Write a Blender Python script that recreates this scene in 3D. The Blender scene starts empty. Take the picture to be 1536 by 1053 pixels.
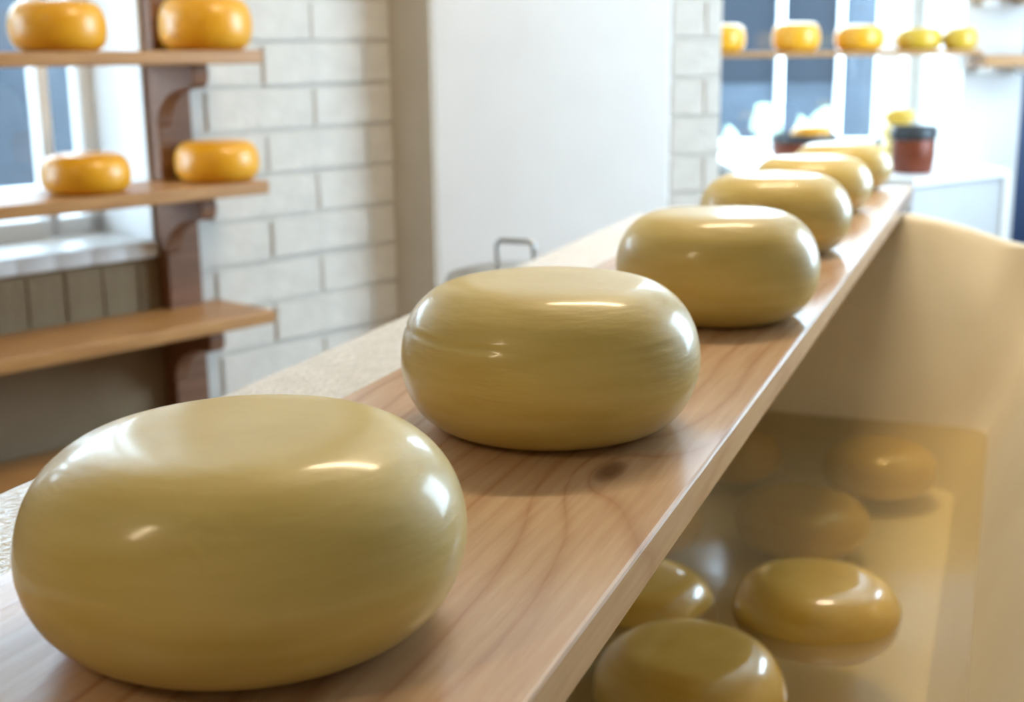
import bpy, bmesh, math, random
from mathutils import Vector, Matrix, noise
random.seed(7)
S = bpy.context.scene
C = S.collection
PI = math.pi

# ------------------------------------------------------------------ camera
F_PX, CZ = 1950.0, 1.206
PITCH, ROLL = math.radians(12.9), math.radians(-0.68)
cd = bpy.data.cameras.new('camera'); cam = bpy.data.objects.new('camera', cd); C.objects.link(cam)
fw = Vector((0, math.cos(PITCH), -math.sin(PITCH))); x0 = Vector((1, 0, 0)); u0 = x0.cross(fw)
CR = math.cos(ROLL)*x0 + math.sin(ROLL)*u0
CU = -math.sin(ROLL)*x0 + math.cos(ROLL)*u0
cam.matrix_world = Matrix((
    (CR.x, CU.x, -fw.x, 0), (CR.y, CU.y, -fw.y, 0), (CR.z, CU.z, -fw.z, CZ), (0, 0, 0, 1)))
cd.sensor_fit = 'HORIZONTAL'; cd.sensor_width = 36.0; cd.lens = F_PX/1536*36
cd.clip_start = 0.02; cd.clip_end = 200
cd.dof.use_dof = True; cd.dof.focus_distance = 0.80; cd.dof.aperture_fstop = 7.0
S.camera = cam

# ------------------------------------------------------------------ world, exposure
w = bpy.data.worlds.new('sky'); S.world = w; w.use_nodes = True
bg = w.node_tree.nodes['Background']
bg.inputs['Color'].default_value = (0.62, 0.81, 1.0, 1); bg.inputs['Strength'].default_value = 18.0
vs = S.view_settings
vs.view_transform = 'Standard'; vs.look = 'None'; vs.gamma = 1.0; vs.use_curve_mapping = False
vs.exposure = 0.0

LA = math.radians(43.0)                       # direction of the wall with the shelves
A = Vector((math.sin(LA), math.cos(LA), 0)); O = Vector((-math.cos(LA), math.sin(LA), 0))
W0 = Vector((-0.845, 3.624, 0))               # a point of that wall, s = 0
def portal(name, center, normal, sx, sz):
    """daylight of a window opening: guides sky samples through it, gives off nothing itself"""
    l = bpy.data.lights.new(name, 'AREA'); l.shape = 'RECTANGLE'; l.size = sx; l.size_y = sz
    l.cycles.is_portal = True
    o = bpy.data.objects.new(name, l); C.objects.link(o)
    o.location = center; o.rotation_euler = Vector(normal).to_track_quat('-Z', 'Z').to_euler()
portal('window_daylight', W0 + A*(-0.883) + O*0.42 + Vector((0, 0, 1.5)), -O, 1.5, 1.7)
portal('shop_window_daylight', (1.375, 6.66, 1.71), (0, -1, 0), 1.15, 2.05)
portal('side_window_daylight_offscreen', (3.16, 3.95, 1.65), (-1, 0, 0), 1.9, 1.7)

# ------------------------------------------------------------------ materials
def mat(name, col, rough=0.5, **k):
    m = bpy.data.materials.new(name); m.use_nodes = True
    b = m.node_tree.nodes['Principled BSDF']
    b.inputs['Base Color'].default_value = (*col, 1); b.inputs['Roughness'].default_value = rough
    for n_, v in k.items(): b.inputs[n_.replace('_', ' ')].default_value = v
    return m
def nodes(m): return m.node_tree.nodes, m.node_tree.links, m.node_tree.nodes['Principled BSDF']
def mottled(name, c1, c2, rough, scale=8, bump=0.0, bscale=60, stretch=(1, 1, 1), detail=5, **k):
    m = mat(name, c1, rough, **k); N, L, b = nodes(m)
    tc = N.new('ShaderNodeTexCoord'); mp = N.new('ShaderNodeMapping'); mp.inputs['Scale'].default_value = stretch
    L.new(tc.outputs['Object'], mp.inputs['Vector'])
    t = N.new('ShaderNodeTexNoise'); t.inputs['Scale'].default_value = scale; t.inputs['Detail'].default_value = detail
    L.new(mp.outputs['Vector'], t.inputs['Vector'])
    r = N.new('ShaderNodeValToRGB'); r.color_ramp.elements[0].position = .3; r.color_ramp.elements[1].position = .7
    r.color_ramp.elements[0].color = (*c1, 1); r.color_ramp.elements[1].color = (*c2, 1)
    L.new(t.outputs['Fac'], r.inputs['Fac']); L.new(r.outputs['Color'], b.inputs['Base Color'])
    if bump:
        t2 = N.new('ShaderNodeTexNoise'); t2.inputs['Scale'].default_value = bscale; t2.inputs['Detail'].default_value = 4
        L.new(mp.outputs['Vector'], t2.inputs['Vector'])
        bp = N.new('ShaderNodeBump'); bp.inputs['Strength'].default_value = bump; bp.inputs['Distance'].default_value = .01
        L.new(t2.outputs['Fac'], bp.inputs['Height']); L.new(bp.outputs['Normal'], b.inputs['Normal'])
    return m

M = {}
M['cheese'] = mottled('young_cheese_rind', (.60, .44, .10), (.69, .535, .17), .48, 11, .08, 40, (1, 1, 6),
                      Coat_Weight=.45, Coat_Roughness=.15)
M['brined'] = mottled('brined_cheese_rind', (.70, .45, .07), (.80, .57, .14), .32, 14, .05, 40, (1, 1, 5),
                      Coat_Weight=1.0, Coat_Roughness=.04)
M['wax'] = mottled('yellow_wax_rind', (.76, .33, .005), (.84, .41, .01), .38, 9, .05, 30, Coat_Weight=.35, Coat_Roughness=.18)
M['wax_pale'] = mottled('dull_yellow_wax_rind', (.60, .37, .02), (.68, .43, .04), .36, 9, .05, 30, Coat_Weight=.4, Coat_Roughness=.2)
M['white_brick'] = mottled('white_painted_brick', (.60, .575, .53), (.68, .65, .60), .6, 14, .35, 45)
M['mortar'] = mottled('white_painted_mortar', (.58, .555, .515), (.64, .615, .57), .8, 20, .3, 80)
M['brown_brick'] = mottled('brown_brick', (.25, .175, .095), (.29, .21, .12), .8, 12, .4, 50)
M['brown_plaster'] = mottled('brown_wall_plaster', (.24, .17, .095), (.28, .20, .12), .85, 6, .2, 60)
M['plaster'] = mottled('white_plaster', (.74, .74, .74), (.78, .78, .78), .65, 5, .06, 90)
M['taupe'] = mottled('beige_plaster', (.55, .50, .42), (.60, .55, .47), .75, 6, .15, 60)
M['white_paint'] = mottled('white_gloss_paint', (.86, .86, .85), (.89, .89, .88), .35, 6, .03, 40)
M['grey_panel'] = mottled('pale_grey_laminate', (.50, .50, .50), (.55, .55, .55), .45, 4, .02, 40)
M['vat'] = mottled('cream_vat_plastic', (.76, .67, .49), (.82, .74, .57), .42, 5, .05, 30)
M['wet_rim'] = mottled('wet_vat_rim', (.76, .76, .74), (.86, .86, .85), .22, 40, .5, 120)
M['steel'] = mat('brushed_steel', (.55, .56, .57), .28, Metallic=1.0)
M['steel_dull'] = mottled('dull_steel', (.42, .41, .38), (.52, .51, .48), .4, 20, Metallic=1.0)
M['copper'] = mottled('dark_copper', (.13, .025, .008), (.22, .045, .012), .4, 12, .1, 40, Metallic=.25)
M['rim_dark'] = mat('dark_pewter_band', (.05, .055, .06), .4, Metallic=.6)
M['blue_door'] = mottled('dark_blue_paint', (.02, .05, .13), (.03, .065, .16), .4, 4)
M['floor'] = mottled('brown_floor_tile', (.22, .17, .13), (.28, .22, .17), .5, 4, .1, 30)
M['cream_wall'] = mottled('cream_wall_paint', (.62, .55, .43), (.68, .60, .48), .8, 3)
M['ceiling'] = mat('white_ceiling', (.78, .76, .72), .8)
M['facade_dark'] = mottled('dark_street_facade', (.014, .022, .032), (.034, .048, .064), .8, 1.6)  # some blue of the daylight is mixed into this slate colour
M['facade_white'] = mat('white_street_facade', (.8, .8, .8), .8)
M['street'] = mottled('pale_street_paving', (.45, .45, .45), (.55, .55, .55), .8, 3)
M['street_glass'] = mat('dark_street_window', (.012, .016, .022), .6, Specular_IOR_Level=.15)
M['shrub'] = mottled('pale_shrub_leaves', (.20, .27, .17), (.30, .36, .26), .7, 10)
M['lamp_metal'] = mat('white_lamp_housing', (.8, .8, .8), .4)

def shelf_wood(name, c1, c2, rough=.45):
    return mottled(name, c1, c2, rough, 6, .12, 14, (1.2, 14, 14), 6)
M['shelf'] = shelf_wood('oak_shelf_wood', (.36, .17, .055), (.52, .28, .10), .38)
M['shelf_dark'] = shelf_wood('dark_brown_wood', (.17, .075, .035), (.25, .115, .055), .6)  # darker brown than the shelf boards, for uprights, brackets and trunks
M['batten'] = shelf_wood('light_batten_wood', (.42, .27, .11), (.52, .35, .16), .5)

def glass_mat():
    m = bpy.data.materials.new('window_glass'); m.use_nodes = True; N, L = m.node_tree.nodes, m.node_tree.links
    N.remove(N['Principled BSDF']); out = N['Material Output']
    tr = N.new('ShaderNodeBsdfTransparent'); tr.inputs['Color'].default_value = (.96, .98, .98, 1)
    gl = N.new('ShaderNodeBsdfGlossy'); gl.inputs['Roughness'].default_value = .02
    lw = N.new('ShaderNodeLayerWeight'); pw = N.new('ShaderNodeMath'); pw.operation = 'POWER'; pw.inputs[1].default_value = 5
    L.new(lw.outputs['Facing'], pw.inputs[0])
    fr = N.new('ShaderNodeMath'); fr.operation = 'MULTIPLY_ADD'; fr.inputs[1].default_value = .6; fr.inputs[2].default_value = .04
    L.new(pw.outputs[0], fr.inputs[0])
    mx = N.new('ShaderNodeMixShader'); L.new(fr.outputs[0], mx.inputs[0]); L.new(tr.outputs[0], mx.inputs[1]); L.new(gl.outputs[0], mx.inputs[2])
    L.new(mx.outputs[0], out.inputs['Surface']); return m
M['glass'] = glass_mat()

def brine_mat():
    m = bpy.data.materials.new('cloudy_brine'); m.use_nodes = True; N, L = m.node_tree.nodes, m.node_tree.links
    N.remove(N['Principled BSDF']); out = N['Material Output']
    tr = N.new('ShaderNodeBsdfTransparent'); tr.inputs['Color'].default_value = (.97, .90, .66, 1)
    df = N.new('ShaderNodeBsdfDiffuse'); df.inputs['Color'].default_value = (.84, .70, .38, 1)
    gl = N.new('ShaderNodeBsdfGlossy'); gl.inputs['Roughness'].default_value = .13
    fr = N.new('ShaderNodeFresnel'); fr.inputs['IOR'].default_value = 1.34
    tc = N.new('ShaderNodeTexCoord'); t = N.new('ShaderNodeTexNoise'); t.inputs['Scale'].default_value = 7; t.inputs['Detail'].default_value = 2
    L.new(tc.outputs['Object'], t.inputs['Vector'])
    bp = N.new('ShaderNodeBump'); bp.inputs['Strength'].default_value = .12; bp.inputs['Distance'].default_value = .01
    L.new(t.outputs['Fac'], bp.inputs['Height']); L.new(bp.outputs[0], gl.inputs['Normal']); L.new(bp.outputs[0], fr.inputs['Normal'])
    m1 = N.new('ShaderNodeMixShader'); m1.inputs[0].default_value = .24
    L.new(tr.outputs[0], m1.inputs[1]); L.new(df.outputs[0], m1.inputs[2])
    m2 = N.new('ShaderNodeMixShader'); L.new(fr.outputs[0], m2.inputs[0]); L.new(m1.outputs[0], m2.inputs[1]); L.new(gl.outputs[0], m2.inputs[2])
    L.new(m2.outputs[0], out.inputs['Surface']); return m
M['brine'] = brine_mat()

KNOTS = [(0.108, 1.385), (-0.08, 1.75), (-0.12, 0.15)]       # plank local (across, along)
def plank_mat():
    m = mat('wet_pine_plank', (.5, .3, .15), .40, Coat_Weight=.95, Coat_Roughness=.22); N, L, b = nodes(m)
    tc = N.new('ShaderNodeTexCoord')
    def math_(op, a, c=None):
        n_ = N.new('ShaderNodeMath'); n_.operation = op
        for i, v in enumerate((a, c)):
            if v is None: continue
            if isinstance(v, (int, float)): n_.inputs[i].default_value = v
            else: L.new(v, n_.inputs[i])
        return n_.outputs[0]
    sep = N.new('ShaderNodeSeparateXYZ'); L.new(tc.outputs['Object'], sep.inputs[0])
    X_, Y_, Z_ = sep.outputs
    ln = N.new('ShaderNodeTexNoise'); ln.inputs['Scale'].default_value = 2.2; ln.inputs['Detail'].default_value = 2
    mp = N.new('ShaderNodeMapping'); mp.inputs['Scale'].default_value = (2.0, .55, 2.0); L.new(tc.outputs['Object'], mp.inputs[0]); L.new(mp.outputs[0], ln.inputs[0])
    base = math_('ADD', math_('MULTIPLY', X_, 1.0), math_('MULTIPLY', ln.outputs['Fac'], .22))
    dmin = None
    for kx, ky in KNOTS:
        dx = math_('MULTIPLY', math_('SUBTRACT', X_, kx), 1.0); dy = math_('MULTIPLY', math_('SUBTRACT', Y_, ky), .42)
        d = math_('SQRT', math_('ADD', math_('MULTIPLY', dx, dx), math_('MULTIPLY', dy, dy)))
        g = math_('MULTIPLY', math_('POWER', 2.718, math_('MULTIPLY', d, -22.0)), .10)   # grain flows round the knot
        base = math_('ADD', base, g)
        dmin = d if dmin is None else math_('MINIMUM', dmin, d)
    ring = math_('FRACT', math_('MULTIPLY', base, 34.0))
    saw = math_('POWER', math_('SUBTRACT', 1.0, math_('ABSOLUTE', math_('SUBTRACT', math_('MULTIPLY', ring, 2.0), 1.0))), 4.0)
    fn = N.new('ShaderNodeTexNoise'); fn.inputs['Scale'].default_value = 30; fn.inputs['Detail'].default_value = 6
    mp2 = N.new('ShaderNodeMapping'); mp2.inputs['Scale'].default_value = (6, .35, 6); L.new(tc.outputs['Object'], mp2.inputs[0]); L.new(mp2.outputs[0], fn.inputs[0])
    fac = math_('ADD', math_('MULTIPLY', saw, .36), math_('MULTIPLY', fn.outputs['Fac'], .64))
    r = N.new('ShaderNodeValToRGB'); e = r.color_ramp.elements
    e[0].position = .12; e[0].color = (.67, .45, .265, 1); e[1].position = .90; e[1].color = (.38, .16, .055, 1)
    L.new(fac, r.inputs[0])
    kr = N.new('ShaderNodeValToRGB'); ke = kr.color_ramp.elements
    ke[0].position = .006; ke[0].color = (1, 1, 1, 1); ke[1].position = .0125; ke[1].color = (0, 0, 0, 1)
    L.new(dmin, kr.inputs[0])
    mx = N.new('ShaderNodeMix'); mx.data_type = 'RGBA'; L.new(kr.outputs[0], mx.inputs['Factor'])
    L.new(r.outputs[0], mx.inputs['A']); mx.inputs['B'].default_value = (.17, .065, .03, 1)
    L.new(mx.outputs['Result'], b.inputs['Base Color'])
    bp = N.new('ShaderNodeBump'); bp.inputs['Strength'].default_value = .25; bp.inputs['Distance'].default_value = .002
    L.new(fac, bp.inputs['Height']); L.new(bp.outputs[0], b.inputs['Normal'])
    return m
M['plank'] = plank_mat()

# ------------------------------------------------------------------ helpers
def tag(o, label=None, cat=None, group=None, kind=None):
    for k_, v in (('label', label), ('category', cat), ('group', group), ('kind', kind)):
        if v: o[k_] = v
    return o
def thing(name, label, cat, loc=(0, 0, 0), rz=0, group=None):
    o = bpy.data.objects.new(name, None); C.objects.link(o); o.location = loc; o.rotation_euler = (0, 0, rz)
    return tag(o, label, cat, group)
def mesh_obj(name, bm, m, parent=None, smooth=False, bevel=0, seg=2, wn=False):
    bmesh.ops.recalc_face_normals(bm, faces=bm.faces)
    me = bpy.data.meshes.new(name); bm.to_mesh(me); bm.free()
    if smooth:
        for p_ in me.polygons: p_.use_smooth = True
    o = bpy.data.objects.new(name, me); C.objects.link(o); me.materials.append(M[m])
    if bevel:
        b = o.modifiers.new('bevel', 'BEVEL'); b.width = bevel; b.segments = seg; b.limit_method = 'ANGLE'; b.angle_limit = math.radians(40)
    if parent: o.parent = parent
    return o
def share(name, me, parent=None, loc=(0, 0, 0), rz=0):
    o = bpy.data.objects.new(name, me); C.objects.link(o); o.location = loc; o.rotation_euler = (0, 0, rz)
    if parent: o.parent = parent
    return o
def box(bm, x1, x2, y1, y2, z1, z2):
    v = [bm.verts.new((x, y, z)) for x in (x1, x2) for y in (y1, y2) for z in (z1, z2)]
    for f in ((0, 1, 3, 2), (4, 6, 7, 5), (0, 4, 5, 1), (2, 3, 7, 6), (0, 2, 6, 4), (1, 5, 7, 3)):
        bm.faces.new([v[i] for i in f])
    return v
def box_obj(name, d, m, parent=None, bevel=0, seg=2):
    bm = bmesh.new(); box(bm, *d); return mesh_obj(name, bm, m, parent, bevel=bevel, seg=seg)
def prism(bm, pts, z1, z2, tf=lambda a, b_, c: (a, b_, c)):
    lo = [bm.verts.new(tf(a, b_, z1)) for a, b_ in pts]; hi = [bm.verts.new(tf(a, b_, z2)) for a, b_ in pts]
    n = len(pts); bm.faces.new(lo[::-1]); bm.faces.new(hi)
    for i in range(n): bm.faces.new((lo[i], lo[(i+1) % n], hi[(i+1) % n], hi[i]))
def lathe(bm, prof, seg=48, c=(0, 0, 0)):
    rings = []
    for r_, z in prof:
        if r_ < 1e-6: rings.append([bm.verts.new((c[0], c[1], c[2]+z))])
        else: rings.append([bm.verts.new((c[0]+r_*math.cos(2*PI*i/seg), c[1]+r_*math.sin(2*PI*i/seg), c[2]+z)) for i in range(seg)])
    for a, b_ in zip(rings, rings[1:]):
        for i in range(seg):
            j = (i+1) % seg
            if len(a) == 1 and len(b_) > 1: bm.faces.new((a[0], b_[j], b_[i]))
            elif len(b_) == 1 and len(a) > 1: bm.faces.new((a[i], a[j], b_[0]))
            elif len(a) > 1: bm.faces.new((a[i], a[j], b_[j], b_[i]))
def tube(bm, pts, r_, seg=10):
    pts = [Vector(p_) for p_ in pts]; rings = []
    for i, p_ in enumerate(pts):
        t = (pts[min(i+1, len(pts)-1)] - pts[max(i-1, 0)]).normalized()
        q = t.to_track_quat('Z', 'Y').to_matrix()
        rings.append([bm.verts.new(p_ + q @ Vector((r_*math.cos(2*PI*k/seg), r_*math.sin(2*PI*k/seg), 0))) for k in range(seg)])
    for a, b_ in zip(rings, rings[1:]):
        for k in range(seg): bm.faces.new((a[k], a[(k+1) % seg], b_[(k+1) % seg], b_[k]))
    bm.faces.new(rings[0][::-1]); bm.faces.new(rings[-1])

# a photo pixel on a horizontal plane
def at(px, py, z):
    d = fw + (px-768)/F_PX*CR - (py-526.5)/F_PX*CU
    return Vector((0, 0, CZ)) + d*((z-CZ)/d.z)

# ------------------------------------------------------------------ room shell
ROOM_H = 3.0
floor = tag(box_obj('floor', (-7.5, 3.4, -2.9, 7.0, -.1, 0), 'floor'), 'brown tiled shop floor', None, None, 'structure')
ceil = tag(box_obj('ceiling', (-7.5, 3.4, -2.9, 7.0, ROOM_H, ROOM_H+.1), 'ceiling'), 'white shop ceiling', None, None, 'structure')

# wall with the shelves: local x along the wall, local y outward, origin W0
def place_left(o): o.location = W0; o.rotation_euler = (0, 0, PI/2-LA); return o
WT = 0.34                                     # wall thickness
WIN_R, WIN_L, SILL, HEAD = -0.166, -1.60, 0.727, 2.35
CORNER = 0.7066
bm = bmesh.new()
box(bm, -8.6, WIN_L, 0, WT, 0, ROOM_H)
box(bm, WIN_R, CORNER+.02, .012, WT, 0, ROOM_H)
box(bm, WIN_L, WIN_R, 0, WT, HEAD, ROOM_H)
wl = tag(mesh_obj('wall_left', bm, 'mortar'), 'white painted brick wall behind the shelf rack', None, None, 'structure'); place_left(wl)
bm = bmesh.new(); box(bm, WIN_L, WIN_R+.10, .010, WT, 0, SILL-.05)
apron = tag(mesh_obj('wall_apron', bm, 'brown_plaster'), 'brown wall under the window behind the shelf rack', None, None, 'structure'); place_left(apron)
# white bricks, each its own piece
BL, BH, JT = 0.37, 0.125, 0.013
def brick_mesh(name, l, h, t, seed, m):
    bm = bmesh.new(); box(bm, 0, l, -t, .02, 0, h)
    bmesh.ops.bevel(bm, geom=[e for e in bm.edges if all(abs(v.co.y+t) < 1e-6 for v in e.verts)], offset=.004, segments=2, affect='EDGES')
    for v in bm.verts:
        q = v.co + Vector((seed*3.7, 0, seed*1.3))
        v.co += Vector((noise.noise(q*14), noise.noise(q*11+Vector((5, 0, 0)))*.6, noise.noise(q*12+Vector((0, 9, 0)))))*.0035
    bmesh.ops.recalc_face_normals(bm, faces=bm.faces)
    me = bpy.data.meshes.new(name); bm.to_mesh(me); bm.free(); me.materials.append(M[m]); return me
full = [brick_mesh('brick', BL+.005, BH-JT, .009+.001*i, i, 'white_brick') for i in range(5)]
half = {}
z = 0.0; row = 0
while z < 2.0:
    s = WIN_R+.004; off = 0 if row % 2 else BL/2
    first = True
    while s < CORNER-.02:
        l = (BL/2-JT if off else BL) if first else BL
        l = min(l, CORNER-s)
        if z < SILL-.05 and s+l < WIN_R+.10: s += l+JT; first = False; continue
        if l > BL-.002: me = random.choice(full)
        else:
            k = round(l, 2)
            if k not in half: half[k] = brick_mesh('brick', l, BH-JT, .008, len(half)+9, 'white_brick')
            me = half[k]
        share('brick', me, wl, (s, .012, z)); s += l+.010; first = False
    z += BH; row += 1
# upright bricks under the sill
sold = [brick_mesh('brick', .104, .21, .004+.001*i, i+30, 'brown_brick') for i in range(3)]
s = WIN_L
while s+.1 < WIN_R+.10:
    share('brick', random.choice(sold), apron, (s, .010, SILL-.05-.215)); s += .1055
# scalloped white window sill
bm = bmesh.new()
nn = 14; wdt = (WIN_R-WIN_L-.01)/nn
pts = [(WIN_R-.005, .27), (WIN_L+.005, .27)]
low = []
for i in range(nn*4+1):
    low.append((WIN_L+.005+i*wdt/4, -.018 - .006*abs(math.sin(PI*i/4))))
prism(bm, pts+low, SILL-.045, SILL)
sill = mesh_obj('window_sill', bm, 'white_paint', bevel=.006)
# window 1: white reveals, frame, sash bars, panes
win1 = bpy.data.objects.new('window_1', None); C.objects.link(win1); place_left(win1)
tag(win1, 'white framed window with blue daylight behind the shelf rack', None, None, 'structure'); sill.parent = win1
def wbox(n_, d, m_, bev=.004): return box_obj(n_, d, m_, win1, bev)
wbox('reveal', (WIN_R-.012, WIN_R, .0, .29, SILL, HEAD), 'white_paint')
wbox('reveal', (WIN_L, WIN_L+.012, .0, .29, SILL, HEAD), 'white_paint')
wbox('reveal', (WIN_L, WIN_R, .0, .29, HEAD-.012, HEAD), 'white_paint')
FY1, FY2 = .255, .315
wbox('frame_stile', (WIN_R-.050, WIN_R-.010, FY1, FY2, SILL, HEAD), 'white_paint')
wbox('frame_stile', (WIN_L+.010, WIN_L+.060, FY1, FY2, SILL, HEAD), 'white_paint')
wbox('frame_rail', (WIN_L+.010, WIN_R-.010, FY1, FY2, SILL-.02, SILL+.05), 'white_paint')
wbox('frame_rail', (WIN_L+.010, WIN_R-.010, FY1, FY2, HEAD-.06, HEAD-.01), 'white_paint')
wbox('mullion', (WIN_R-.172, WIN_R-.138, FY1, FY2, SILL, HEAD), 'white_paint')
wbox('mullion', (WIN_R-.98, WIN_R-.90, FY1, FY2, SILL, HEAD), 'white_paint')
for a_, b_ in ((WIN_R-.138, WIN_R-.050), (WIN_R-.90, WIN_R-.172), (WIN_L+.06, WIN_R-.98)):
    wbox('pane', (a_-.005, b_+.005, .285, .289, SILL+.04, HEAD-.05), 'glass', 0)

# taupe return and white plastered pier
CW = W0 + A*CORNER
P1 = CW - O*0.173
P2 = Vector((0.527, 4.30, 0))
bm = bmesh.new(); q1 = CW + A*.06; q2 = P1 + A*.06 + O*0
prism(bm, [tuple(CW.xy), tuple(P1.xy), tuple((P1+A*.3).xy), tuple((CW+A*.3+O*.3).xy), tuple((CW+O*.3).xy)], 0, ROOM_H)
tag(mesh_obj('wall_return', bm, 'taupe'), 'narrow beige strip of wall beside the painted bricks', None, None, 'structure')
bm = bmesh.new()
P3 = Vector((.702, 4.363, 0)); PD = (P3-P2).normalized(); PB = Vector((-PD.y, PD.x, 0))
prism(bm, [tuple((P1+A*.004).xy), tuple(P2.xy), tuple((P2+PB*.05).xy), (.62, 6.5), (-.6, 6.5), tuple((P1+A*.3).xy)], 0, ROOM_H)
tag(mesh_obj('wall_pier', bm, 'plaster', bevel=.012), 'wide smooth white plastered pier beside the brick strip', None, None, 'structure')

bm = bmesh.new(); prism(bm, [tuple((P2+PB*.012).xy), tuple((P3+PB*.012).xy), (.80, 6.31), (.55, 6.31)], 0, ROOM_H)
ps = tag(mesh_obj('wall_strip', bm, 'mortar'), 'narrow white painted brick strip between pier and far window', None, None, 'structure')
sm = {l: brick_mesh('brick', l, BH-JT, .007, 51+i, 'white_brick') for i, l in enumerate((.183, .121, .060))}
z, row = 0.0, 0
while z < 2.2:
    x = .002
    for l in ((.183,) if row % 2 else (.121, .060)):
        p_ = P2+PB*.012+PD*x; share('brick', sm[l], ps, (p_.x, p_.y, z), math.atan2(PD.y, PD.x)); x += l+.003
    z += BH; row += 1
# far wall with the shop window
FY = 6.30; FX1, FX2, FSILL, FHEAD = .82, 1.90, 0.72, 2.70
bm = bmesh.new()
box(bm, -.6, FX1, FY, FY+.30, 0, ROOM_H); box(bm, FX2, 3.4, FY, FY+.30, 0, ROOM_H)
box(bm, FX1, FX2, FY, FY+.30, 0, FSILL-.04); box(bm, FX1, FX2, FY, FY+.30, FHEAD, ROOM_H)
wf = tag(mesh_obj('wall_back', bm, 'mortar'), 'white painted wall with the far shop window', None, None, 'structure')
win2 = bpy.data.objects.new('window_2', None); C.objects.link(win2)
tag(win2, 'bright far shop window behind the row of yellow cheeses', None, None, 'structure')
def w2(n_, d, m_, bev=.004): return box_obj(n_, d, m_, win2, bev)
w2('window_sill', (FX1, FX2, FY-.03, FY+.25, FSILL-.04, FSILL), 'white_paint')
for x in ((FX1, FX1+.012), (FX2-.012, FX2)): w2('reveal', (*x, FY, FY+.25, FSILL, FHEAD), 'white_paint')
w2('reveal', (FX1, FX2, FY, FY+.25, FHEAD-.012, FHEAD), 'white_paint')
for x in ((FX1+.01, FX1+.05), (FX2-.10, FX2-.01)): w2('frame_stile', (*x, FY+.18, FY+.24, FSILL, FHEAD), 'white_paint')
for z_ in ((FSILL, FSILL+.05), (FHEAD-.06, FHEAD-.01)): w2('frame_rail', (FX1+.01, FX2-.01, FY+.18, FY+.24, *z_), 'white_paint')
w2('pane', (FX1+.045, FX2-.095, FY+.21, FY+.214, FSILL+.04, FHEAD-.05), 'glass', 0)
# white projection beside the window, blue door, side walls
box_r = tag(box_obj('wall_projection', (1.95, 2.21, 5.70, 6.32, 0, ROOM_H), 'plaster', None, .006), 'white wall projection between shop window and blue door', None, None, 'structure')
bm = bmesh.new(); RY1, RY2, RS, RH = 3.00, 4.90, .80, 2.50
box(bm, 2.9, 3.1, -2.3, RY1, 0, ROOM_H); box(bm, 2.9, 3.1, RY2, 6.0, 0, ROOM_H)
box(bm, 2.9, 3.1, RY1, RY2, 0, RS); box(bm, 2.9, 3.1, RY1, RY2, RH, ROOM_H)
tag(mesh_obj('wall_right', bm, 'plaster'), 'white side wall of the shop with a wide window', None, None, 'structure')
win3 = bpy.data.objects.new('window_3_offscreen', None); C.objects.link(win3)
tag(win3, 'wide white framed window in the side wall', None, None, 'structure')
for y in (RY1, RY2-.05): box_obj('frame_stile', (2.97, 3.03, y, y+.05, RS, RH), 'white_paint', win3, .004)
for z_ in (RS, RH-.05): box_obj('frame_rail', (2.97, 3.03, RY1, RY2, z_, z_+.05), 'white_paint', win3, .004)
for y in (RY1+.045,): box_obj('pane', (2.998, 3.002, y, y+1.81, RS+.045, RH-.045), 'glass', win3)
box_obj('window_sill', (2.84, 3.08, RY1, RY2, RS-.03, RS+.002), 'white_paint', win3, .004)
tag(box_obj('wall_front', (-7.4, 3.1, -2.3, -2.1, 0, ROOM_H), 'cream_wall'), 'cream wall opposite the shop window', None, None, 'structure')
door = bpy.data.objects.new('door_1', None); C.objects.link(door); door.location = (2.21, 5.76, 0)
tag(door, 'dark blue painted door beside the white projection', None, None, 'structure')
box_obj('door_leaf', (.0, .70, .02, .06, 0, 2.2), 'blue_door', door, .003)
for zz in (.25, 1.2): box_obj('door_panel', (.10, .60, .005, .03, zz, zz+.75), 'blue_door', door, .008)
box_obj('door_head', (.0, .70, .0, .10, 2.2, ROOM_H), 'plaster', door)
bm = bmesh.new(); tube(bm, [(.62, -.05, 1.05), (.53, -.05, 1.05)], .009); tube(bm, [(.62, .02, 1.05), (.62, -.05, 1.05)], .009)
mesh_obj('door_handle', bm, 'steel', door, True)

# ------------------------------------------------------------------ outside
tag(box_obj('street_paving', (-14, 16, 6.9, 30, -.35, -.25), 'street'), 'pale street paving outside the shop windows', None, None, 'structure')
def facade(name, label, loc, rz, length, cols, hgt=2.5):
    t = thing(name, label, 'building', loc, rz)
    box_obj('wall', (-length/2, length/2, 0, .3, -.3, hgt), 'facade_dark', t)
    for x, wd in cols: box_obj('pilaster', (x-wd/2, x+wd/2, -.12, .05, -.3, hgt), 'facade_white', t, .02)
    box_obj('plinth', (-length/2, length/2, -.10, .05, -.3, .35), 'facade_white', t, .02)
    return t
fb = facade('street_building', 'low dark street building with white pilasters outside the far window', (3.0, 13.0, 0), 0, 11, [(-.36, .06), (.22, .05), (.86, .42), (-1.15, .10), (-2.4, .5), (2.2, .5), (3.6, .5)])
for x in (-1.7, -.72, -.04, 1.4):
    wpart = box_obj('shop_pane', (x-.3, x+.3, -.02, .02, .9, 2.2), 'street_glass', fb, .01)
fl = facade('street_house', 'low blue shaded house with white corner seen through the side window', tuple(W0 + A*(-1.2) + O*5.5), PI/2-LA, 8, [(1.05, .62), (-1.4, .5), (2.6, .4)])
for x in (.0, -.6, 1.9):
    box_obj('house_pane', (x-.25, x+.25, -.02, .02, .7, 2.0), 'street_glass', fl, .01)
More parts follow.
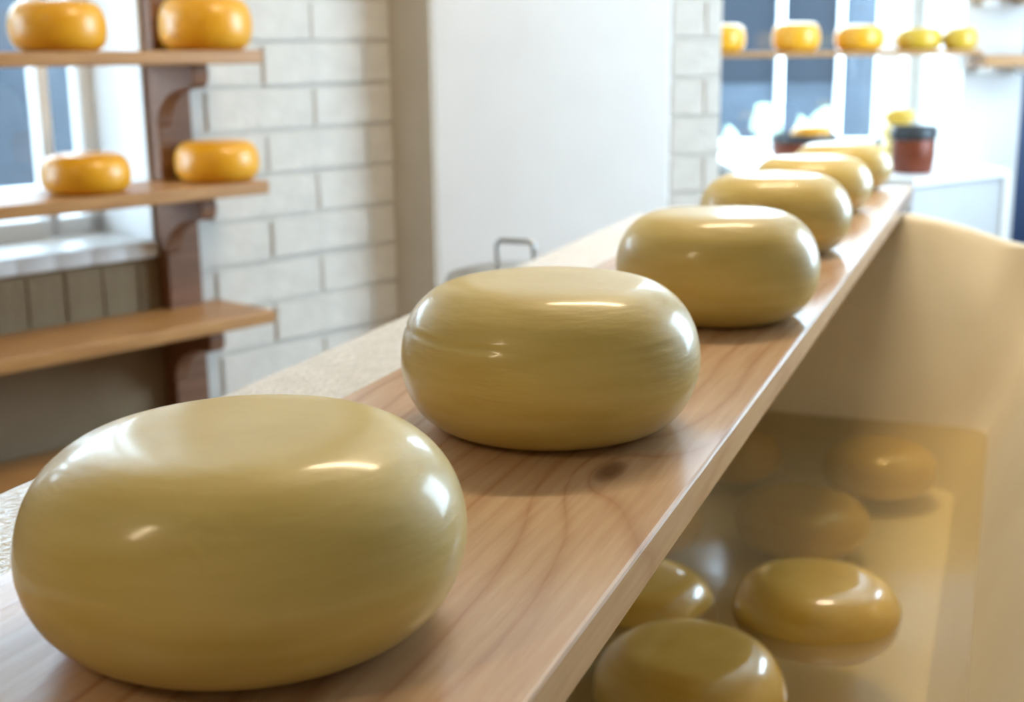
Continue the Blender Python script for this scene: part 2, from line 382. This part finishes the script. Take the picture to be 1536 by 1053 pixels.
def shrub(loc, r_, h_, label, seed):
    t = thing('pale_shrub', label, 'shrub', loc)
    rnd = random.Random(seed); bm = bmesh.new()
    for i in range(26):
        c_ = Vector((rnd.uniform(-1, 1)*r_, rnd.uniform(-.5, .5)*r_, h_*rnd.uniform(.25, 1)))
        k = (1.1-c_.z/h_*.6)*r_*.45
        m_ = Matrix.Translation(c_) @ Matrix.Diagonal((k, k, k*1.5, 1))
        bmesh.ops.create_icosphere(bm, subdivisions=2, radius=1, matrix=m_)
    for v in bm.verts: v.co += Vector((noise.noise(v.co*9), noise.noise(v.co*9+Vector((3, 3, 3))), noise.noise(v.co*8+Vector((7, 0, 0)))))*.06
    mesh_obj('foliage', bm, 'shrub', t)
    bm = bmesh.new(); tube(bm, [(0, 0, -.02), (0, 0, h_*.5)], .04); mesh_obj('trunk', bm, 'shelf_dark', t)
shrub((2.05, 9.3, -.25), .30, 1.0, 'tall pale shrub in the street beside the projection side of the window', 1)
shrub((1.25, 8.8, -.25), .26, .95, 'pale shrub in the street behind the middle of the far window', 2)
shrub((2.85, 9.6, -.25), .20, .75, 'low pale shrub in the street next to the tall pale shrub', 3)

# ------------------------------------------------------------------ brine vat
TH = math.radians(20.9)
U_ = Vector((math.sin(TH), math.cos(TH), 0)); N_ = Vector((math.cos(TH), -math.sin(TH), 0))
def UN(u, n, z): return U_*u + N_*n + Vector((0, 0, z))
# vat frame: local x = across (to the right), local y = along
vat = thing('brine_vat', 'long cream brine vat with sloping walls under the cheese plank', 'vat', (0, 0, 0), -TH)
ZB = 0.500                                    # brine level
RZ = 0.888                                    # rim height
def rim_z(n): 
    return RZ if n < -.19 else RZ - .055*((n+.19)/.22)**1.4 if n < .03 else RZ - .055 - .03*(n-.03)/.2
floor_z = 0.385
# inner outline at several heights; corners rounded
def outline(z, out=0.0):
    k = (z-ZB)*.45
    n1, n2, u1, u2, r_ = -.645-out*.6, -.002+k+out, -.45-k-out, 2.535+k*.65+out, .05+out
    pts = []
    for cx, cy, a0 in ((n2-r_, u2-r_, 0), (n1+r_, u2-r_, 90), (n1+r_, u1+r_, 180), (n2-r_, u1+r_, 270)):
        for i in range(7):
            a = math.radians(a0+i*15); pts.append((cx+r_*math.cos(a), cy+r_*math.sin(a)))
    # subdivide long runs so the rim can curve
    res = []
    for i, p_ in enumerate(pts):
        q = pts[(i+1) % len(pts)]; res.append(p_)
        L_ = math.hypot(q[0]-p_[0], q[1]-p_[1]); n_ = 12
        if L_ > .2:
            for j in range(1, n_): res.append((p_[0]+(q[0]-p_[0])*j/n_, p_[1]+(q[1]-p_[1])*j/n_))
    return res
bm = bmesh.new(); rings = []
def ring(pts, zf): rings.append([bm.verts.new((a, b_, zf(a) if callable(zf) else zf)) for a, b_ in pts])
ring(outline(floor_z), floor_z)
ring(outline(ZB), ZB); ring(outline(.70), .70); ring(outline(.84), .835)
ring(outline(RZ), lambda a: rim_z(a)-.012)
ring(outline(RZ, .004), lambda a: rim_z(a)-.004)
ring(outline(RZ, .012), lambda a: rim_z(a))
ring(outline(RZ, .045), lambda a: rim_z(a))
ring(outline(RZ, .053), lambda a: rim_z(a)-.004)
ring(outline(RZ, .056), lambda a: rim_z(a)-.012)
ring(outline(RZ, .056), lambda a: rim_z(a)-.05)
ring(outline(RZ, .030), lambda a: rim_z(a)-.05)
ring(outline(floor_z, .04), floor_z-.04)
for a, b_ in zip(rings, rings[1:]):
    n_ = len(a)
    for i in range(n_): bm.faces.new((a[i], a[(i+1) % n_], b_[(i+1) % n_], b_[i]))
bm.faces.new(rings[0]); bm.faces.new(rings[-1][::-1])
tub = mesh_obj('tub', bm, 'vat', vat, True)
em = tub.modifiers.new('split', 'EDGE_SPLIT'); em.split_angle = math.radians(50)
# wide wet ledge along the wall side
bm = bmesh.new(); box(bm, -.690, -.49, -.5, 2.52, RZ-.035, RZ+.003)
tag(mesh_obj('ledge', bm, 'wet_rim', vat, bevel=.006), 'white wet ledge')
for n_, u_ in ((-.62, -.35), (-.07, -.35), (-.62, 2.35), (-.07, 2.35)):
    box_obj('leg', (n_-.03, n_+.03, u_-.03, u_+.03, 0, floor_z-.02 if n_ > -.5 else RZ-.03), 'vat', vat, .004)
# brine
bm = bmesh.new(); o_ = outline(ZB, -.001); bm.faces.new([bm.verts.new((a, b_, ZB)) for a, b_ in o_])
bm.normal_update()
for f in bm.faces:
    if f.normal.z < 0: f.normal_flip()
me = bpy.data.meshes.new('brine'); bm.to_mesh(me); bm.free(); me.materials.append(M['brine'])
br = share('brine', me); br.rotation_euler = (0, 0, -TH)
tag(br, 'cloudy yellow brine filling the cream vat', 'brine')
br['kind'] = 'stuff'

# ------------------------------------------------------------------ plank
PN1, PN2, PU1, PU2, PZ, PT = -.522, -.187, -.55, 2.90, .92, .029
pl = box_obj('cheese_plank', (-(PN2-PN1)/2, (PN2-PN1)/2, 0, PU2-PU1, -PT, 0), 'plank', None, .0025, 2)
pl.location = UN(PU1, (PN1+PN2)/2, PZ); pl.rotation_euler = (0, 0, -TH)
tag(pl, 'long wet pine plank carrying a row of pale cheese wheels over the vat', 'plank')

# ------------------------------------------------------------------ cheeses
WHEEL = [(0, 0), (.35, 0), (.58, .0), (.70, .018), (.82, .075), (.915, .175), (.975, .30), (1.0, .43), (.993, .56), (.955, .70),
         (.885, .82), (.79, .91), (.69, .965), (.59, .990), (.45, 1.0), (.25, 1.003), (0, 1.004)]     # radius, height
WAXED = [(0, 0), (.40, 0), (.62, .0), (.76, .02), (.88, .09), (.955, .20), (.99, .33), (1.0, .48), (.985, .64), (.94, .78),
         (.86, .89), (.76, .955), (.63, .985), (.45, 1.0), (.25, 1.003), (0, 1.004)]
def smooth_profile(P, k):
    out = []
    for a in range(len(P)-1):
        p0, p1, p2, p3 = P[max(a-1, 0)], P[a], P[a+1], P[min(a+2, len(P)-1)]
        for q in range(k):
            t = q/k
            out.append(tuple(.5*(2*p1[c]+(p2[c]-p0[c])*t+(2*p0[c]-5*p1[c]+4*p2[c]-p3[c])*t*t+(3*p1[c]-p0[c]-3*p2[c]+p3[c])*t**3) for c in (0, 1)))
    return out + [P[-1]]
def cheese_mesh(name, D, H, m, seg=96, nz=48, n=2.5, seed=0, lump=.0016, crease=0.0):
    bm = bmesh.new()
    P = smooth_profile(WAXED if n > 3 else WHEEL, max(2, nz//16))
    prof = [(max(a, 0)*D/2, max(b_, 0)*H) for a, b_ in P]
    prof[0] = (0, 0); prof[-1] = (0, prof[-1][1])
    lathe(bm, prof, seg)
    for v in bm.verts:
        q = v.co/D*2.2 + Vector((seed*5.1, seed*2.3, seed))
        if v.co.z > .004:
            d = Vector((noise.noise(q), noise.noise(q+Vector((9, 0, 0))), noise.noise(q+Vector((0, 9, 0)))*.5))*lump*2
            fade = min(1, v.co.z/(H*.25)); v.co += d*fade
            if crease:
                a = math.atan2(v.co.y, v.co.x)
                g = math.exp(-((v.co.z/H-.70-.015*math.sin(a*2))/.010)**2)*max(0, math.cos(a+2.2))**.5
                rad = Vector((v.co.x, v.co.y, 0)).normalized(); v.co -= rad*crease*g
    bmesh.ops.recalc_face_normals(bm, faces=bm.faces)
    me = bpy.data.meshes.new(name); bm.to_mesh(me); bm.free(); me.materials.append(M[m])
    for p_ in me.polygons: p_.use_smooth = True
    return me
ordinal = ['first', 'second', 'third', 'fourth', 'fifth', 'sixth']
spots = [(-.1376, .6312, .2276, .1043), (.0304, .9945, .2341, .1159), (.2262, 1.4172, .2232, .1168),
         (.3857, 1.8985, .2199, .1117), (.5482, 2.3678, .2141, .0999), (.6985, 2.7560, .2055, .0960)]
for i, (x, y, D, H) in enumerate(spots):
    me = cheese_mesh('pale_cheese', D, H, 'cheese', 128 if i < 3 else 72, 96 if i < 3 else 40, 2.5, i+1, .0016, .0022 if i == 1 else 0)
    o = share('pale_cheese', me, None, (x, y, PZ-.0008))
    tag(o, 'pale young cheese wheel on the plank, %s in the row counting from the copper pots' % ordinal[5-i], 'cheese', 'cheese wheels on the plank')
brined = [
    (.1951, 1.3482, .455, .2178, .1024, 'brined cheese wheel standing highest out of the brine, closely in front of another glossy one'),
    (.3896, 1.5668, .455, .2137, .0902, 'glossy brined cheese wheel in mid vat with its top above the brine'),
    (.4774, 2.0415, .405, .2220, .0790, 'dim submerged cheese wheel between the glossy one and the far vat wall'),
    (.6825, 2.3056, .405, .2080, .0880, 'submerged amber cheese wheel near the sloping corner of the vat'),
    (*UN(1.57, -.425, 0).xy, .430, .212, .100, 'brined cheese wheel half hidden under the plank with a tiny glint'),
    (*UN(1.98, -.530, 0).xy, .405, .208, .092, 'brined cheese wheel almost wholly hidden under the plank edge'),
    (*UN(2.40, -.470, 0).xy, .405, .205, .092, 'submerged amber cheese wheel under the plank by the far vat wall')]
for i, (x, y, z, D, H, lab) in enumerate(brined):
    o = share('brined_cheese', cheese_mesh('brined_cheese', D, H, 'brined', 80, 48, 2.35, i+20, .0018), None, (x, y, z))
    tag(o, lab, 'cheese', 'cheese wheels in the brine')
    o.rotation_euler = (random.uniform(-.05, .05), random.uniform(-.05, .05), random.uniform(0, 6))

# ------------------------------------------------------------------ shelf rack on the wall
SH = [0.538, 0.886, 1.222]                     # shelf tops
SH_END, SH_D, SH_T = 0.013, 0.25, 0.034
rack = thing('shelf_rack', 'wooden wall rack with four oak shelves on dark curved brackets before the window', 'shelf', tuple(W0), PI/2-LA)
for z in [0.215]+SH:
    e = SH_END - (.06 if z == .215 else 0)
    box_obj('shelf', (-1.9, e, -SH_D-.025, -.002 if z < 1.0 else -.002, z-SH_T, z), 'shelf', rack, .004)
for sx in (-.165, -1.45):
    box_obj('upright', (sx, sx+.105, -.045, .012, 0.0, 1.90), 'shelf_dark', rack, .004)
    for z in [.215]+SH:
        zt = z-SH_T+.001
        pts = [(-.044, zt), (-.243, zt), (-.250, zt-.022), (-.246, zt-.048), (-.230, zt-.058)]
        for k in range(1, 9):
            a = PI/2*k/8
            pts.append((-.230+.158*math.sin(a), zt-.058-.095*(1-math.cos(a))))
        pts += [(-.060, zt-.160), (-.044, zt-.160)]
        bm = bmesh.new()
        prism(bm, pts, sx-.018, sx+.028, lambda a, b_, c: (c, a, b_))
        mesh_obj('bracket', bm, 'shelf_dark', rack, bevel=.003)
wax_big = None
def shelf_cheese(px, zt, D, H, m, lab, seed, d=.165):
    # stands at mid depth of its shelf, where the pixel column meets it
    best = None
    for k in range(-200, 20):
        p_ = W0 + A*(k*.01) - O*d; dd = Vector((p_.x, p_.y, zt+H/2-CZ))
        qx = 768 + F_PX*dd.dot(CR)/dd.dot(fw)
        if best is None or abs(qx-px) < best[0]: best = (abs(qx-px), k*.01)
    p_ = W0 + A*best[1] - O*d
    o = share('waxed_cheese', cheese_mesh('waxed_cheese', D, H, m, 64, 32, 3.5, seed, .0012), None, (p_.x, p_.y, zt-.0008))
    return tag(o, lab, 'cheese', 'yellow waxed cheeses on the shelf rack')
shelf_cheese(85, SH[2], .222, .118, 'wax', 'yellow waxed cheese on the upper rack shelf, in front of the window', 41)
shelf_cheese(307, SH[2], .236, .135, 'wax', 'yellow waxed cheese on the upper rack shelf, over a bracket by the bricks', 42)
shelf_cheese(131, SH[1], .212, .098, 'wax', 'yellow waxed cheese on the middle rack shelf, in front of the window', 43)
shelf_cheese(325, SH[1], .218, .108, 'wax', 'yellow waxed cheese on the middle rack shelf, over a bracket by the bricks', 44)

# ------------------------------------------------------------------ far window shelf and cheeses
fs = thing('window_shelf', 'thin oak shelf crossing the bright far window', 'shelf', (0, 5.60, 1.200))
box_obj('board', (.70, 1.958, -.10, .10, -.022, 0), 'shelf', fs, .003)
for x in (.80, 1.90): 
    bm = bmesh.new(); prism(bm, [(.10, -.022), (-.06, -.022), (-.05, -.04), (.06, -.10), (.10, -.16)], x-.0125, x+.0125, lambda a, b_, c: (c, a, b_)); mesh_obj('bracket', bm, 'white_paint', fs)
for x in (.80,): box_obj('hanger', (x-.0125, x+.0125, .10, .71, -.06, -.022), 'white_paint', fs)
def wx(px, Y): return (px-768)/F_PX*Y*1.0
for i, (px, D, H, m, lab) in enumerate((
        (1080, .195, .115, 'wax', 'yellow cheese on the window shelf, half hidden by the brick edge'),
        (1188, .200, .118, 'wax', 'bright yellow cheese on the window shelf, second from the brick edge'),
        (1280, .205, .106, 'wax', 'yellow cheese on the window shelf, third from the brick edge'),
        (1366, .195, .092, 'wax_pale', 'dull yellow cheese on the window shelf next to the small dull one'),
        (1428, .140, .090, 'wax_pale', 'small dull yellow cheese on the window shelf beside the white projection'))):
    Y = 5.60 if i < 4 else 5.565
    o = share('window_cheese', cheese_mesh('window_cheese', D, H, m, 56, 28, 3.6, 60+i, .001), None, (wx(px, Y), Y, 1.1995))
    tag(o, lab, 'cheese', 'cheeses on the window shelf')
for z, lab in ((1.128, 'thick oak shelf on the white projection, level with the window shelf'), (1.405, 'brown upper shelf on the white projection, above the thick oak one')):
    t = thing('side_shelf', lab, 'shelf', (1.955, 5.70, z), 0)
    box_obj('board', (0, .30, -.25, 0.001, 0, .048), 'shelf', t, .004)
    for x in (.06, .22): box_obj('bracket', (x-.012, x+.012, -.16, 0.001, -.03, 0.001), 'white_paint', t, .003)

# ------------------------------------------------------------------ counter with copper pots
cnt = thing('counter', 'white topped grey counter under the far window', 'counter', (0, 0, 0))
CTOP = .72
pts = [(.95, 6.29), (.95, 5.55), (1.545, 4.98), (2.06, 5.37), (2.06, 5.698), (1.948, 5.698), (1.948, 6.29)]
bm = bmesh.new(); prism(bm, pts, CTOP-.03, CTOP); mesh_obj('worktop', bm, 'white_paint', cnt, bevel=.004)
pin = [(.97, 6.28), (.97, 5.57), (1.548, 5.01), (2.035, 5.38), (2.035, 5.69), (1.94, 5.69), (1.94, 6.28)]
bm = bmesh.new(); prism(bm, pin, 0, CTOP-.0295); mesh_obj('body', bm, 'grey_panel', cnt, bevel=.003)
box_obj('corner_post', (2.03, 2.062, 5.36, 5.395, 0, CTOP-.029), 'white_paint', cnt, .003)
def pot(loc, r_, h_, lab, seed):
    t = thing('copper_pot', lab, 'pot', loc, seed, 'copper pots under the far window')
    bm = bmesh.new()
    lathe(bm, [(0, 0), (r_*.86, 0), (r_*.92, .01), (r_*.99, h_*.35), (r_, h_*.72), (r_*.965, h_*.75), (r_*.93, h_*.72), (r_*.90, .02), (0, .015)], 40)
    mesh_obj('body', bm, 'copper', t, True)
    bm = bmesh.new(); lathe(bm, [(r_*.95, h_*.72), (r_*1.02, h_*.72), (r_*1.05, h_*.80), (r_*1.04, h_), (r_*.98, h_), (r_*.955, h_*.8), (r_*.95, h_*.72)], 40); mesh_obj('rim_band', bm, 'rim_dark', t, True)
    for k in (-1, 1):
        bm = bmesh.new(); tube(bm, [(k*(r_*1.02), .035*math.sin(a), h_*.86) if False else (k*(r_*1.0+.03*math.sin(a)), .035*math.cos(a), h_*.84) for a in [PI*j/8 for j in range(9)]], .006, 8); mesh_obj('handle', bm, 'rim_dark', t, True)
    return t
def on_counter(px, py): 
    p_ = at(px, py, CTOP); return (p_.x, p_.y, CTOP-.0005)
pA = on_counter(1368, 259); pot(pA, .085, .185, 'small dark copper pot with a pewter rim on the counter', .5)
pB = on_counter(1205, 243); pot(pB, .14, .125, 'wide low copper pot behind the row of plank cheeses', .9)
def small_cheese(loc, D, H, m, lab, sd):
    tag(share('small_cheese', cheese_mesh('small_cheese', D, H, m, 48, 24, 2.6, sd, .001), None, loc), lab, 'cheese', 'small cheeses by the copper pots')
small_cheese((pB[0]+.03, pB[1], CTOP+.012), .19, .150, 'wax', 'yellow cheese sitting in the wide low copper pot', 81)
# stack of two small cheeses behind the small pot
bx = at(1345, 240, CTOP)
small_cheese((bx.x, bx.y, CTOP-.0005), .15, .09, 'cheese', 'pale cheese at the bottom of the pile behind the small copper pot', 82)
small_cheese((bx.x, bx.y, CTOP+.0885), .15, .08, 'cheese', 'pale cheese in the middle of the pile behind the small copper pot', 84)
small_cheese((bx.x, bx.y, CTOP+.1675), .14, .06, 'wax_pale', 'yellow cheese topping the pile behind the small copper pot', 83)

# ------------------------------------------------------------------ milk churn behind the vat
mc = thing('milk_churn', 'steel milk churn with a handled lid behind the brine vat', 'churn', (.01, 2.78, 0), -.35)
bm = bmesh.new(); lathe(bm, [(0, 0), (.165, 0), (.172, .01), (.172, .48), (.165, .53), (.125, .62), (.118, .66), (.135, .715), (.130, .715), (.110, .66), (0, .66)], 48)
mesh_obj('body', bm, 'steel_dull', mc, True)
bm = bmesh.new(); lathe(bm, [(.128, .700), (.150, .705), (.155, .725), (.150, .740), (.110, .752), (.05, .757), (0, .758), ], 48); mesh_obj('lid', bm, 'steel_dull', mc, True)
hp = [(-.042, 0, .745)] + [(-.042+.012*(1-math.cos(a)), 0, .800+.012*math.sin(a)) for a in [PI/2*j/5 for j in range(6)]]
hp += [(-p_[0], p_[1], p_[2]) for p_ in hp[::-1]]
bm = bmesh.new(); tube(bm, hp, .006, 10); mesh_obj('handle', bm, 'steel', mc, True)
for k in (-1, 1):
    bm = bmesh.new(); tube(bm, [(k*.165, 0, .46)]+[(k*(.168+.045*math.sin(a)), 0, .50-.05*math.cos(a)) for a in [PI*j/8 for j in range(9)]], .008, 8); mesh_obj('side_handle', bm, 'steel', mc, True)

# ------------------------------------------------------------------ ceiling lamps
def lamp(x, y, rz, sx, power, lab):
    t = thing('ceiling_lamp_offscreen', lab, 'lamp', (x, y, ROOM_H), rz, 'warm tube lamps on the ceiling')
    box_obj('housing', (-sx/2, sx/2, -.09, .09, -.06, 0), 'lamp_metal', t, .01)
    e = bpy.data.materials.get('lit_tube')
    if not e:
        e = mat('lit_tube', (1, 1, 1)); b = e.node_tree.nodes['Principled BSDF']
        b.inputs['Emission Color'].default_value = (1, .80, .52, 1); b.inputs['Emission Strength'].default_value = 14; M['lit_tube'] = e
    bm = bmesh.new(); tube(bm, [(-sx/2+.03, 0, -.075), (sx/2-.03, 0, -.075)], .016, 10); mesh_obj('tube_offscreen', bm, 'lit_tube', t, True)
    l = bpy.data.lights.new('tube_light_offscreen', 'AREA'); l.shape = 'RECTANGLE'; l.size = sx-.06; l.size_y = .10; l.energy = power; l.color = (1, .80, .54)
    lo = bpy.data.objects.new('tube_light_offscreen', l); C.objects.link(lo); lo.parent = t; lo.location = (0, 0, -.10)
lamp(.55, 2.35, .0, 1.1, 40, 'warm tube lamp on the ceiling over the vat')
lamp(-1.9, -.5, .6, 1.1, 17, 'warm tube lamp on the ceiling by the cream wall')
